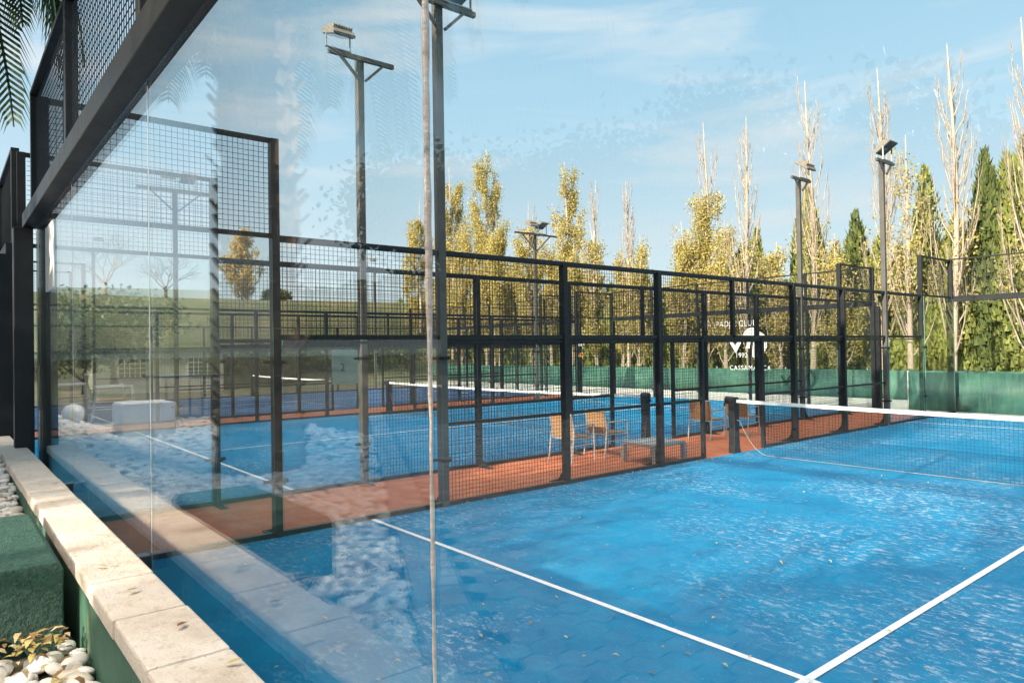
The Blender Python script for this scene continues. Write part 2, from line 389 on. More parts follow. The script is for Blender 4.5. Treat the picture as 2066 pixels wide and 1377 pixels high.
# ------------------------------------------------------------------ low wall with coping
def low_wall(x0, x1, top, label, joints0, yoff=0.0):
    t = thing('low_wall', label, 'wall', (0,0,0))
    b = MB(); b.box(x0,x1,-.25+yoff,-.085+yoff,-.03,top-.062); b.build('wall_body', GREENW, t)
    b = MB(); b.box(x0,x1,-.255+yoff,-.075+yoff,top-.0615,top-.010); b.build('mortar', INK2, t)
    b = MB(); k = joints0
    while k > x0: k -= .405
    while k < x1:
        a = max(k,x0)+.004; c = min(k+.405,x1)-.004
        if c-a > .02:
            dz = rnd.uniform(-.0015,.0015); dy = rnd.uniform(-.002,.002)
            b.box(a,c,-.262+dy+yoff,-.068+dy+yoff,top-.06+dz,top+dz)
        k += .405
    b.build('coping', COPING, t, bevel=.009)
    return t
low_wall(-.34,10.2,1.1,'green painted low wall topped with cream coping slabs in the foreground',4.351)
low_wall(-12.4,-.36,1.04,'further low wall with weathered coping behind the steel corner column',-.6)

# ------------------------------------------------------------------ metal fences and glass walls
def wires(b, plane, c, a0, a1, z0, z1, pitch=.05, w=.0042):
    k = a0
    def P(a,z): return (c,a,z) if plane == 'x' else (a,c,z)
    na = max(1,round((a1-a0)/pitch)); nz_ = max(1,round((z1-z0)/pitch))
    for i in range(1,na):
        a = a0+(a1-a0)*i/na; b.bar(P(a,z0),P(a,z1),w,caps=False)
    for i in range(1,nz_):
        z = z0+(z1-z0)*i/nz_
        off = w*.9
        if plane == 'x': b.bar((c+off,a0,z),(c+off,a1,z),w,caps=False)
        else: b.bar((a0,c+off,z),(a1,c+off,z),w,caps=False)
def pane(b, plane, c, a0, a1, z0, z1, th=.012):
    # faces: 0,1 bottom/top -> edge material index 1 ; big faces -> 0
    if plane == 'y': x0,x1,y0,y1 = a0,a1,c-th/2,c+th/2
    else: x0,x1,y0,y1 = c-th/2,c+th/2,a0,a1
    s0 = len(b.m); b.box(x0,x1,y0,y1,z0,z1)
    edge = [0,1,3,5] if plane == 'y' else [0,1,2,4]
    for e in edge: b.m[s0+e] = 1

def side_wall(x, label, s, near=True, doors=True, pitch=.05, foot=1):
    """wall along y at x; s=+1 when court lies on +x side"""
    t = thing('court_side_fence', label, 'fence', (x,0,0), 'court side fences')
    hts = {0:4.0,2:4.0,4:3.0,6:3,8:3,12:3,14:3,16:3,18:4,20:4}
    for y,h in hts.items():
        if y in (4,16) and x in (0,-2,-12,-24): continue      # a lamp post stands there
        b = MB()
        yy = y+(.05 if y==0 else -.05 if y==20 else 0)
        b.box(-.05,.05,yy-.04,yy+.04,0,h)
        if y in (2,4,6,8,12,14,16,18):       # flared gusset foot outside the court
            q = -s
            b.prism([(0.05*q,0),(0.30*q,0),(0.30*q,.012),(.16*q,.05),(.09*q,.14),(0.05*q,.36)],'y',yy-.006,yy+.006)
            b.box(min(0,.32*q),max(0,.32*q),yy-.05,yy+.05,0,.010)
        b.build('post', STEEL, t, bevel=.006, recalc=True)
    # narrow door posts
    for y in (9.1,10.9):
        b = MB(); b.box(-.03,.03,y-.03,y+.03,0,2.0); b.build('door_post', STEEL, t)
    b = MB(); b.box(-.03,.03,9.97,10.03,1.99,2.97); b.build('upper_post', STEEL, t)
    b = MB()
    b.box(-.035,.035,2.04,17.96,2.965,3.03)
    b.build('top_rail', STEEL, t, bevel=.012)
    b = MB()
    b.box(-.03,.03,2.04,17.96,1.975,2.025); b.build('middle_rail', STEEL, t)
    b = MB(); b.box(-.022,.022,2.04,17.96,1.925,1.955); b.build('middle_rail', STEEL, t)
    for a,c in ((4.04,5.96),(6.04,7.96),(8.04,9.07),(10.93,11.96),(12.04,13.96),(14.04,15.96)):
        b = MB(); b.box(-.015,.015,a,c,.94,.98); b.build('lower_rail', STEEL, t)
    for a,c in ((.1,9.07),(10.93,19.9)):
        b = MB(); b.box(-.025,.025,a,c,0,.05); b.build('base_rail', STEEL, t)
    for a,c in ((.09,1.96),(18.04,19.91)):
        for z in (3.96,3.0):
            b = MB(); b.box(-.03,.03,a,c,z,z+.04); b.build('frame_bar', STEEL, t)
    for a,c,z0,z1 in ((.1,1.96,3.04,3.96),(2.04,3.96,2.02,2.97),(16.04,17.96,2.02,2.97),(18.04,19.9,3.04,3.96),
                      (4.04,5.96,.05,2.97),(6.04,7.96,.05,2.97),(8.04,9.07,.05,1.98),(8.04,9.97,2.02,2.97),(10.03,11.96,2.02,2.97),(10.93,11.96,.05,1.98),(12.04,13.96,.05,2.97),(14.04,15.96,.05,2.97)):
        b = MB(); wires(b,'x',-.028*s,a,c,z0,z1,pitch); b.build('mesh_panel', WIRE, t)
    for a,c,z1 in ((.06,1.955,2.985),(2.045,3.955,1.97),(16.045,17.955,1.97),(18.045,19.94,2.985)):
        b = MB(); pane(b,'x',0.045*s+.012*s,a,c,.06,z1); b.build('glass_pane', [GLASS,EDGEG], t, recalc=True)
    for y in (2,4,16,18):
        for z in (.55,1.75):
            b = MB(); b.box(-.075,.085,y-.055,y+.055,z-.02,z+.02); b.tube([(-.03,y+.04,z),(-.03,y+.12,z)],.022,10); b.tube([(-.03,y-.12,z),(-.03,y-.04,z)],.018,10)
            b.build('glass_clamp', STEEL, t)
    return t
side_wall(0,'nearest court side fence of dark posts, wire mesh and two glass panes',1)
side_wall(-2,'second court side fence, just across the terracotta walkway from the nearest one',-1)
side_wall(-12,'far side fence of the middle court, past its blue floor',1,pitch=.06)
side_wall(-14,'side fence of the dark farthest court, facing the second walkway',-1,pitch=.07)
side_wall(-24,'last side fence at the foot of the grass bank',1,pitch=.08)

def end_wall(x0, y, label, sgn, glassm, edgem, pitch=.05, beam=(.12,.12), foot=True, wout=.0045, z0=.05):
    """wall along x from x0 to x0+10 at y. sgn: outward direction (-1 near, +1 far)"""
    t = thing('court_end_wall', label, 'glass wall', (x0,y,0), 'glass end walls')
    bw,bh = beam
    ya,yb = sorted((-.03*sgn, (bw-.03)*sgn))
    b = MB(); b.box(-.08,10.08,ya,yb,2.91,2.91+bh); b.build('beam', STEEL, t, bevel=.006)
    for x in (0,10):
        b = MB()
        ya2,yb2 = sorted((.02*sgn,.155*sgn)); b.box(x-.14 if x==0 else x, x if x==0 else x+.14, ya2, yb2, 0, 2.905); b.build('column', STEEL, t, bevel=.005)
    for x in (2,4,6,8) if sgn>0 else ():
        b = MB(); b.box(x-.04,x+.04,.03,.11,0,2.905); b.build('column', STEEL, t)
    zt = 2.91+bh
    for i,x in enumerate((0,2,4,6,8,10)):
        b = MB(); b.box(x-.035,x+.035,-.035,.035,zt+.002,4.0); b.build('post', STEEL, t, bevel=.004)
    b = MB(); b.box(-.035,10.035,-.036,.036,4.002,4.035); b.build('top_rail', STEEL, t)
    for i in range(5):
        b = MB(); b.box(2*i+.037,2*i+1.963,-.025,.025,zt+.002,zt+.045); b.build('frame_bar', STEEL, t)
    for i in range(5):
        b = MB(); wires(b,'y',.0,2*i+.035,2*i+1.965,zt+.045,3.955,pitch,wout); b.build('mesh_panel', WIRE, t)
        b = MB(); pane(b,'y',0,2*i+.004+(.02 if i==0 else 0),2*i+1.996,z0,2.905,.010); b.build('glass_pane', [glassm,edgem], t, recalc=True)
    for x in (2,4,6,8):
        b = MB(); rr = random.Random(x*7+int(x0)); big = (sgn<0 and x0==0 and x==6)
        pts = []; rad = []
        nseg = 60 if big else 12
        for i in range(nseg+1):
            z = z0+.01+(2.89-z0)*i/nseg; f_ = (.0048+(.0016 if z>1.9 else -.0012)+rr.uniform(-.0007,.0007)*(1.6 if z<1.9 else 1)) if big else .0022
            pts.append((x+(rr.uniform(-.0012,.0012) if big else 0),0,z)); rad.append(f_)
        b.tube(pts,rad,8); b.build('sealant_bead', EDGE if big else GREYSEAL, t, smooth=True)
        for z in (1.045,) if sgn<0 else (.3,1.6):
            b = MB(); b.box(x-.03,x+.03,-.055,-.008,z-.03,z+.03); b.build('glass_clamp', BLACKP, t, bevel=.004)
    return t
e1 = end_wall(0,0,'large smeared glass wall under a dark steel beam and mesh, closest to the viewer',-1,GLASSD,GLASS,wout=.0038)
end_wall(-12,0,'near glass wall of the middle court, left of the closest corner column',-1,GLASS,EDGEG,pitch=.06)
end_wall(0,20,'far glass wall of the nearest court, in front of the green screen at right',1,GLASS,EDGEG,beam=(.10,.10))
e2 = end_wall(-12,20,'far glass wall of the middle court carrying the white club lettering',1,GLASS,EDGEG,beam=(.10,.10),pitch=.06)
e3 = end_wall(-24,20,'far glass wall of the dark farthest court with white and orange lettering',1,GLASS,EDGEG,beam=(.10,.10),pitch=.08)

def text(s, size, loc, rot, mat, parent, name='lettering', ext=.0015, space=1.0, sx=1):
    c = bpy.data.curves.new(name,'FONT'); c.body = s; c.size = size; c.extrude = ext; c.align_x = 'CENTER'; c.space_character = space
    c.materials.append(mat); o = bpy.data.objects.new(name, c); COL.objects.link(o); o.parent = parent
    o.location = loc; o.rotation_euler = rot; o.scale = (sx,1,1); return o
# lettering on the middle court's far glass (parent origin at x=-12,y=20)
RX = (R(90),0,0)
text('PADEL CLUB',.27,(5.55,-.02,2.50),RX,STICK,e2,space=1.15,sx=.9)
text('1992',.23,(5.75,-.02,1.46),RX,STICK,e2)
text('CASSAMANCA',.22,(6.05,-.02,1.05),RX,STICK,e2,space=1.15,sx=.95)
b = MB()
def arc(cx,cz,r0,r1,a0,a1,k=14):
    for i in range(k):
        u0 = R(a0+(a1-a0)*i/k); u1 = R(a0+(a1-a0)*(i+1)/k)
        q = [(cx+r*math.cos(u),cz+r*math.sin(u)) for r,u in ((r0,u0),(r1,u0),(r1,u1),(r0,u1))]
        b.prism(q,'y',-.022,-.019)
arc(6.15,2.08,.0,.36,60,185); arc(6.30,1.92,.27,.40,-100,75)
b.prism([(5.93,1.76),(6.05,1.76),(6.12,2.1),(6.0,2.1)],'y',-.022,-.019)
b.prism([(6.14,1.5),(6.26,1.44),(6.32,2.05),(6.2,2.05)],'y',-.022,-.019)
b.prism([(5.28,2.02),(5.40,2.02),(5.52,1.86),(5.64,2.02),(5.78,2.02),(5.54,1.60)],'y',-.022,-.019)
b.build('club_emblem', STICK, e2, recalc=True)
text('Nu',.5,(6.7,-.02,1.95),RX,STICK,e3,sx=.8)
text('yammy',.42,(10.0,-.02,1.95),RX,STICK,e3,sx=.8); text('JUNIO',.24,(10.1,-.02,1.5),RX,ORSTICK,e3)

# paper notice on the near glass
b = MB(); b.box(.76,1.25,-.014,-.009,2.32,2.79); no = b.build('paper_notice', PAPER); tag(no,'white paper notice taped high on the glass beside the corner column','notice')

# court number plate
b = MB(); b.box(-.01,.01,-.42,.42,-.5,.5); pl = b.build('number_plate', m_simple('grey_green_plate',(.16,.21,.18),.35,.1,4)); pl.location=(-11.93,8.55,1.42)
tag(pl,'grey green plate with a black 2 fixed on the middle court far fence','sign')
text('2',.32,(.013,-.1,-.12),(R(90),0,R(90)),INK,pl,'number')

# ------------------------------------------------------------------ nets
def net(x0, label):
    t = thing('padel_net', label, 'net', (x0,10,0), 'padel nets')
    for x in (-.02,10.02):
        b = MB(); q = 1 if x < 5 else -1
        b.prism([(-.075,0),(.13,0),(.10,.1),(.085,.5),(.09,.93),(.07,.96),(-.05,.96),(-.07,.93),(-.05,.5)],'x',-.06,.06)
        b.v = [(x+vx, vy*1.0, vz) for vx,vy,vz in b.v]
        p = b.build('net_post', STEEL, t, bevel=.01, recalc=True)
        b = MB(); b.tube([(x-.12*q,-.02,.905),(x+.03*q,-.02,.905)],.065,12); b.bar((x-.12*q,-.02,.905),(x-.17*q,-.02,.80),.02)
        b.build('winch', BLACKP, p)
    def top(x): return .92-.04*(1-((x-5)/5)**2)
    b = MB(); w=.003; n=200
    def zb(x):
        e = min(x-.10, 9.9-x)
        return .015 + max(0,1-e/.55)**2.2*.55
    for i in range(n+1):
        x = .10+9.8*i/n; b.bar((x,0,zb(x)),(x,0,top(x)),w,caps=False)
    for j in range(20):
        z = .03+.045*j
        xs = [.10+9.8*i/60 for i in range(61)]
        for i in range(60):
            if z > zb(xs[i]) and z > zb(xs[i+1]): b.bar((xs[i],.003,z*top(xs[i])/.92),(xs[i+1],.003,z*top(xs[i+1])/.92),w,caps=False)
    b.build('netting', NETM, t)
    b = MB()
    for i in range(20):
        a = .05+9.9*i/20; c = .05+9.9*(i+1)/20; b.bar((a,0,top(a)-.025),(c,0,top(c)-.025),.014,.055)
    b.build('net_tape', WHITEM, t)
    b = MB(); b.tube([(.05+.02*k,0,zb(.10+9.8*0)) for k in range(1)]+[(.10+.98*.1*i,0,zb(.10+.98*.1*i)) for i in range(101)],.004,5)
    b.build('bottom_cord', GREYSEAL, t)
net(0,'net of the nearest court with white tape and black winch post')
net(-12,'net crossing the middle court behind the four armchairs')
net(-24,'net of the dark farthest court below the grass bank')

# ------------------------------------------------------------------ lamp posts
def lamp(x, y, label, bar=1.0, heads=((-.35,1,.45),), tilt=35, hz=6.26):
    t = thing('lamp_post', label, 'lamp post', (x,y,0), 'floodlight posts')
    b = MB(); b.box(-.05,.05,-.05,.05,0,6.0); b.build('pole', STEEL if y<10 and x<-5 else POLE, t, bevel=.008)
    q = 1 if x == -2 else -1
    b = MB(); b.prism([(.056*q,0),(.30*q,0),(.30*q,.012),(.16*q,.05),(.09*q,.14),(.056*q,.36)],'y',-.006,.006); b.build('base_gusset', STEEL, t, recalc=True)
    b = MB(); b.box(-.035,.035,-bar/2+.02,bar/2+.02,5.93,6.0) if False else b.box(.051,.105,-bar/2,bar/2,5.92,5.98); b.build('crossbar', POLE, t)
    for q in (-1,1):
        b = MB(); b.bar((.086,q*.05,5.92-bar*.27),(.086,q*bar*.33,5.925),.035); b.build('brace', POLE, t)
    for (hy, dirx, fw2) in heads:
        c = Vector((.09,hy,hz)); fw2 *= .84; w2 = fw2/2; rot = Matrix.Translation(c) @ Matrix.Rotation(R(tilt*dirx),4,'Y')
        b = MB(); b.prism([(-.20,.02),(.20,.02),(.20,.055),(.12,.10),(-.12,.10),(-.20,.055)],'y',-w2,w2)
        for k in range(8):
            yy = -w2+.03+k*(fw2-.06)/7; b.box(-.12,.12,yy-.006,yy+.006,.10,.15)
        b.v = [tuple(rot @ Vector(v)) for v in b.v]
        h = b.build('floodlight', HEAD, t, recalc=True)
        b = MB(); b.box(-.18,.18,-w2+.02,w2-.02,.008,.019); b.v = [tuple(rot @ Vector(v)) for v in b.v]; b.build('lens', LENS, h)
        b = MB()
        for q in (-1,1): b.bar(c+Vector((0,q*(w2+.015),.03)), (.09,hy+q*(w2+.015),6.0),.03,.012)
        b.bar((.09,hy-w2-.03,5.995),(.09,hy+w2+.03,5.995),.035,.015)
        b.build('bracket', GALV, h)
    return t
POLE = m_simple('weathered_painted_pole', (.085,.078,.07), .5, .25, 2.5)
HEAD = m_simple('sun_bleached_lamp_housing', (.20,.18,.15), .5, .2, 9)
LENS = m_simple('lamp_lens', (.06,.09,.11), .1, .2, 4)
lamp(0,4.0,'tall lamp post rising from the nearest fence beside the thick glass edge',1.0,((.14,-1,.66),(-.36,1,.22)),14,6.13)
lamp(-2,4.0,'lamp post with one floodlight left of the near glass edge, standing on the second fence',1.0,((-.36,1,.38),),20,6.16)
lamp(0,16.0,'rightmost lamp post, thick pole with a dark tilted floodlight',.9,((.1,-1,.5),),35)
lamp(-2,16.0,'lamp post just left of the rightmost one with a pale floodlight',.9,((.15,1,.5),),35)
lamp(-12,4.0,'wide T shaped lamp post with two floodlights seen through the left upper mesh',1.8,((-.2,1,.42),(.3,-1,.42)),25)
lamp(-12,16.0,'wide T shaped lamp post with two floodlights in front of the yellow poplars',2.0,((-.25,1,.42),(.3,-1,.42)),25)
lamp(-24,16.0,'small distant lamp post left of the yellow poplars',.9,((-.2,1,.42),),10)
lamp(-24,4.0,'small distant lamp post in front of the bare tree at left',.8,((.15,1,.42),),10)

# ------------------------------------------------------------------ chairs, table, blocks
def armchair(loc, rz, label, group):
    t = thing('armchair', label, 'chair', loc, group); t.rotation_euler = (0,0,rz)
    # faces +y, local
    b = MB(); b.box(-.23,.23,-.22,.24,.425,.45); b.build('seat', WICKER, t, bevel=.008)
    b = MB(); b.prism([(-.235,.46),(-.215,.46),(-.285,.84),(-.305,.84)],'x',-.23,.23); b.build('backrest', WICKER, t, recalc=True)
    b = MB()
    for q in (-1,1):
        b.tube([(q*.25,-.30,.86),(q*.25,-.235,.45),(q*.25,-.24,.42)],.014,6)
    b.tube([(-.25,-.30,.86),(.25,-.30,.86)],.014,6); b.tube([(-.25,-.24,.42),(-.25,.25,.42),(.25,.25,.42),(.25,-.24,.42),(-.25,-.24,.42)],.013,6)
    b.build('frame', ALU, t)
    for q in (-1,1):
        b = MB(); b.tube([(q*.27,-.26,.65),(q*.27,.25,.66)],.016,6); b.build('armrest', ALU, t)
        b = MB(); b.tube([(q*.27,.24,.65),(q*.27,.27,0)],.014,6); b.build('leg', ALU, t)
        b = MB(); b.tube([(q*.26,-.24,.64),(q*.27,-.33,0)],.014,6); b.build('leg', ALU, t)
    b = MB()
    for q in (-1,1): b.tube([(q*.268,.25,.30),(q*.268,-.28,.30)],.009,5)
    b.build('stretcher', ALU, t)
    t.scale = (.95,.95,.9)
    return t
G='wicker backed armchairs along the walkway'
ch = armchair((-1.42,7.50,0),R(4),'wicker backed armchair left of the wide fence post, leftmost of the walkway four',G)
for loc,rz,lb,g in (((-1.42,8.33,0),R(-3),'wicker backed armchair right of the wide fence post, front arm over empty terracotta',G),
                    ((-1.45,11.28,0),R(2),'wicker backed armchair behind the door opening, left of the black net post',G),
                    ((-1.30,12.25,0),R(8),'wicker backed armchair partly hidden by the black net post, last in the row',G),
                    ((-4.85,-1.35,.80),R(178),'armchair on the raised terrace mirrored in the glass, near the opal globe','terrace armchairs'),
                    ((-6.3,-1.0,.80),R(185),'armchair on the raised terrace mirrored behind the other terrace armchair','terrace armchairs')):
    c = copy_tree(ch); c.location = loc; c.rotation_euler = (0,0,rz); c['label'] = lb; c['group'] = g

TABLEM = m_simple('weathered_white_table', (.40,.40,.38), .6, .15, 6)
t = thing('low_table','low white slatted table on the terracotta walkway against the nearest fence','table',(-.44,8.38,0))
b = MB(); b.box(-.34,.34,-.38,.38,.27,.32); b.build('tabletop', TABLEM, t, bevel=.005)
for sx in (-1,1):
    for sy in (-1,1):
        b = MB(); b.box(sx*.32-.035,sx*.32+.035,sy*.36-.035,sy*.36+.035,0,.268); b.build('leg', TABLEM, t)

BRIGHTW = m_simple('white_limewashed_concrete', (.90,.88,.84), .8, .05, 6, bump=.2)
def block(x0,x1,y0,y1,z0,z1,mat,name,label,face='x+'):
    b = MB(); r = .11; cy_ = (y0+y1)/2
    b.prism([(y0,z0),(y1,z0),(y1,z1-.025),(y1-.022,z1),(y0+.022,z1),(y0,z1-.025)],'x',x0,x1-.03)
    arcp = [(cy_+r*math.cos(math.pi*k/16), z0+r*math.sin(math.pi*k/16)) for k in range(17)]
    b.prism([(y0,z0)]+arcp[::-1]+[(y1,z0),(y1,z1-.025),(y1-.022,z1),(y0+.022,z1),(y0,z1-.025)],'x',x1-.0299,x1)
    o = b.build(name, mat, bevel=.006, recalc=True); tag(o,label,'concrete block'); return o
block(3.07,4.07,-.72,-.298,.78,1.12,GREENB,'concrete_block','dark green painted concrete block against the low wall at lower left')
block(-3.25,-2.60,-1.70,-1.10,.80,1.25,BRIGHTW,'concrete_block','white concrete block on the pebbles, mirrored in the left glass')
b = MB(); b.box(-3.75,-3.5,-.85,-.58,.80,.93); o=b.build('stone_block', m_simple('grey_stone',(.30,.28,.25),.9,.2,8,bump=.4), bevel=.01); tag(o,'small grey stone block under the opal globe light','stone')
t = thing('globe_light','round opal globe garden light on a small stone, mirrored at far left','lamp',(-3.63,-.72,.93))
V,F = make_ico(3); b = MB(); b.add([(x*.13,y*.13,z*.13+.17) for x,y,z in V],F); b.build('globe', GLOBE, t, smooth=True)
b = MB(); b.tube([(0,0,0),(0,0,.05)],[.06,.05],12); b.build('base', BLACKP, t)

# terrace table and trolley
t = thing('terrace_table','dark terrace table beside the bottle trolley, mirrored in the left glass','table',(-5.3,-2.35,.8))
b = MB(); b.box(-.7,.7,-.45,.35,.68,.72); b.build('tabletop', BLACKP, t, bevel=.005)
for sx in (-.62,.62):
    for sy in (-.38,.28):
        b = MB(); b.tube([(sx,sy,0),(sx,sy,.68)],.02,8); b.build('leg', BLACKP, t)
t = thing('trolley','dark drinks trolley with rounded handle, mirrored in the left glass','trolley',(-5.0,-2.95,.8))
b = MB(); b.tube([(0,-.27,.0),(0,-.27,.62),(0,-.22,.68),(0,.22,.68),(0,.27,.62),(0,.27,0)],.018,8); b.build('handle_frame', BLACKP, t)
for z in (.15,.38,.58):
    b = MB(); b.box(-.3,.0,-.25,.25,z,z+.02); b.build('shelf', BLACKP, t)
b = MB(); b.box(-.26,-.04,-.1,.08,.17,.30); b.build('crate', m_simple('dark_teal_crate',(.02,.05,.07),.4,.2,5), t)

# ------------------------------------------------------------------ pale building behind the third court
t = thing('low_building','long low cream building with barred windows at the foot of the grass bank','building',(-30,4.5,0))
b = MB(); b.box(-3.5,0,.4,6.1,0,2.0); b.build('wall', WALLP, t)
b = MB(); b.box(-3.7,.25,.2,6.3,2.003,2.2); b.build('roof', ROOFM, t)
for y in (1.95,5.0):
    b = MB(); b.box(.003,.05,y-.62,y+.62,.75,1.75); w_ = b.build('window', WALLP, t)
    b = MB(); b.box(.052,.06,y-.55,y+.55,.82,1.68); b.build('pane', DGLASS, w_)
    b = MB()
    for k in range(1,5): b.box(.062,.08,y-.55+.22*k-.012,y-.55+.22*k+.012,.82,1.68)
    for k in range(1,4): b.box(.082,.095,y-.55,y+.55,.82+.215*k-.012,.82+.215*k+.012)
    b.build('bars', WHITEM, w_)

# ------------------------------------------------------------------ green screen fence
t = thing('windscreen_fence','low green sheeted fence running across behind all the courts','fence',(0,24,0))
b = MB()
n_=140; vs=[]
for i in range(n_+1):
    x=-40+i*54/n_
    vs += [(x,.02*math.sin(i*1.3)+.01*math.sin(i*3.1),-.03),(x,.02*math.sin(i*1.3+.5),.96)]
b.add(vs,[(2*i,2*i+2,2*i+3,2*i+1) for i in range(n_)]); s_=b.build('screen_sheet', SCREEN, t, smooth=True)
sd=s_.modifiers.new('thick','SOLIDIFY'); sd.thickness=.004
for i in range(19):
    b = MB(); b.tube([(-40+3*i,.06,-.03),(-40+3*i,.06,1.02)],.03,8); b.build('post', GALV, t)

t = thing('windscreen_fence','nearer green sheeted screen standing right behind the closest court far glass wall','fence',(0,20.36,0))
b = MB(); vs=[]
for i in range(61):
    x=-1.25+i*14/60
    vs += [(x,.015*math.sin(i*1.1),0),(x,.015*math.sin(i*1.1+.7),1.04)]
b.add(vs,[(2*i,2*i+2,2*i+3,2*i+1) for i in range(60)]); s_=b.build('screen_sheet', SCREEN, t, smooth=True)
sd=s_.modifiers.new('thick','SOLIDIFY'); sd.thickness=.004
for i in range(6):
    b = MB(); b.tube([(-1.27+2.8*i,.05,-.01),(-1.27+2.8*i,.05,1.08)],.025,8); b.build('post', GALV, t)

# ------------------------------------------------------------------ trees
def leafquad(b, p, s, r, up=.0):
    a = Vector((r.gauss(0,1),r.gauss(0,1),r.gauss(0,1))).normalized()
    u = a.cross(Vector((r.gauss(0,1),r.gauss(0,1),r.gauss(0,1)+up))).normalized(); v = a.cross(u)
    p = Vector(p); b.add([tuple(p-u*s*.5), tuple(p+v*s*.38), tuple(p+u*s*.6), tuple(p-v*s*.38)],[(0,1,2,3)])
def poplar(x, y, h, seed, leaf, spread=1.0, label='', leafmat=None, nbr=26, lean=0, gz=0, size=.115, low=.12, group='poplar trees behind the courts'):
    r = random.Random(seed)
    t = thing('poplar_tree', label, 'tree', (x,y,gz), group)
    b = MB(); npt = 14; tr = []
    wob = [r.uniform(-.12,.12) for _ in range(4)]
    for i in range(npt):
        f = i/(npt-1); tr.append(Vector((lean*f + wob[0]*math.sin(f*5+wob[1]*20), wob[2]*math.sin(f*4), h*f)))
    base = .05+.006*h
    b.tube(tr,[base*(1-f/(npt-1))**.8*(1)+.012 for f in range(npt)],7); b.build('trunk', BARKW, t, smooth=True)
    b = MB(); lf = MB(); tips=[]
    for k in range(nbr):
        f0 = low + (.86-low)*(k/nbr)**.9 + r.uniform(-.02,.02)
        p0 = tr[0].lerp(tr[-1],0); idx = f0*(npt-1); i0 = int(idx); p0 = tr[i0].lerp(tr[min(i0+1,npt-1)], idx-i0)
        L = h*(.10+.28*(1-f0))*r.uniform(.35,1.25); az = r.uniform(0,6.283); out = spread*(.16+.12*(1-f0))*L*r.uniform(.5,1.9)
        out = min(out, spread*.62*(1.15-f0*.8))
        pts = []
        nn = 7
        for i in range(nn):
            q = i/(nn-1); rr = out*(1-(1-q)**2.2)
            pts.append(p0+Vector((math.cos(az)*rr+r.uniform(-.03,.03), math.sin(az)*rr+r.uniform(-.03,.03), L*q)))
        r0 = (.013+.018*(1-f0))*r.uniform(.8,1.3)
        b.tube(pts,[r0*(1-q/(nn-.4))+.005 for q in range(nn)],4,cap=False)
        # twigs
        for j in range(9):
            q = r.uniform(.15,.95); i0 = int(q*(nn-1)); p = pts[i0].lerp(pts[min(i0+1,nn-1)], q*(nn-1)-i0)
            a2 = az+r.uniform(-1.6,1.6); l2 = L*r.uniform(.12,.30)
            e = p+Vector((math.cos(a2)*l2*.26,math.sin(a2)*l2*.26,l2)); m_ = p.lerp(e,.5)+Vector((math.cos(a2)*.04,math.sin(a2)*.04,0))
            b.tube([p,m_,e],[.009,.006,.003],3,cap=False)
            tips.append((p,e))
    b.build('branches', BARKW, t, smooth=True)
    if leaf:
        zlo, zhi, cnt = leaf; cnt = int(cnt*3.2)
        c = 0; tries = 0
        clumps = []
        while c < cnt and tries < cnt*12:
            tries += 1
            p,e = tips[r.randrange(len(tips))]; q = r.random(); z = p.z+(e.z-p.z)*q
            fz = z/h
            if fz < zlo or fz > zhi: continue
            if r.random() > .35+.65*max(0,(zhi-fz)/(zhi-zlo)): continue
            pp = p.lerp(e,q)
            for _ in range(4):
                leafquad(lf, pp+Vector((r.gauss(0,.15),r.gauss(0,.15),r.gauss(0,.15))), size*r.uniform(.6,1.1), r)
                c += 1
        lf.build('crown', leafmat or LEAFY, t)
    return t

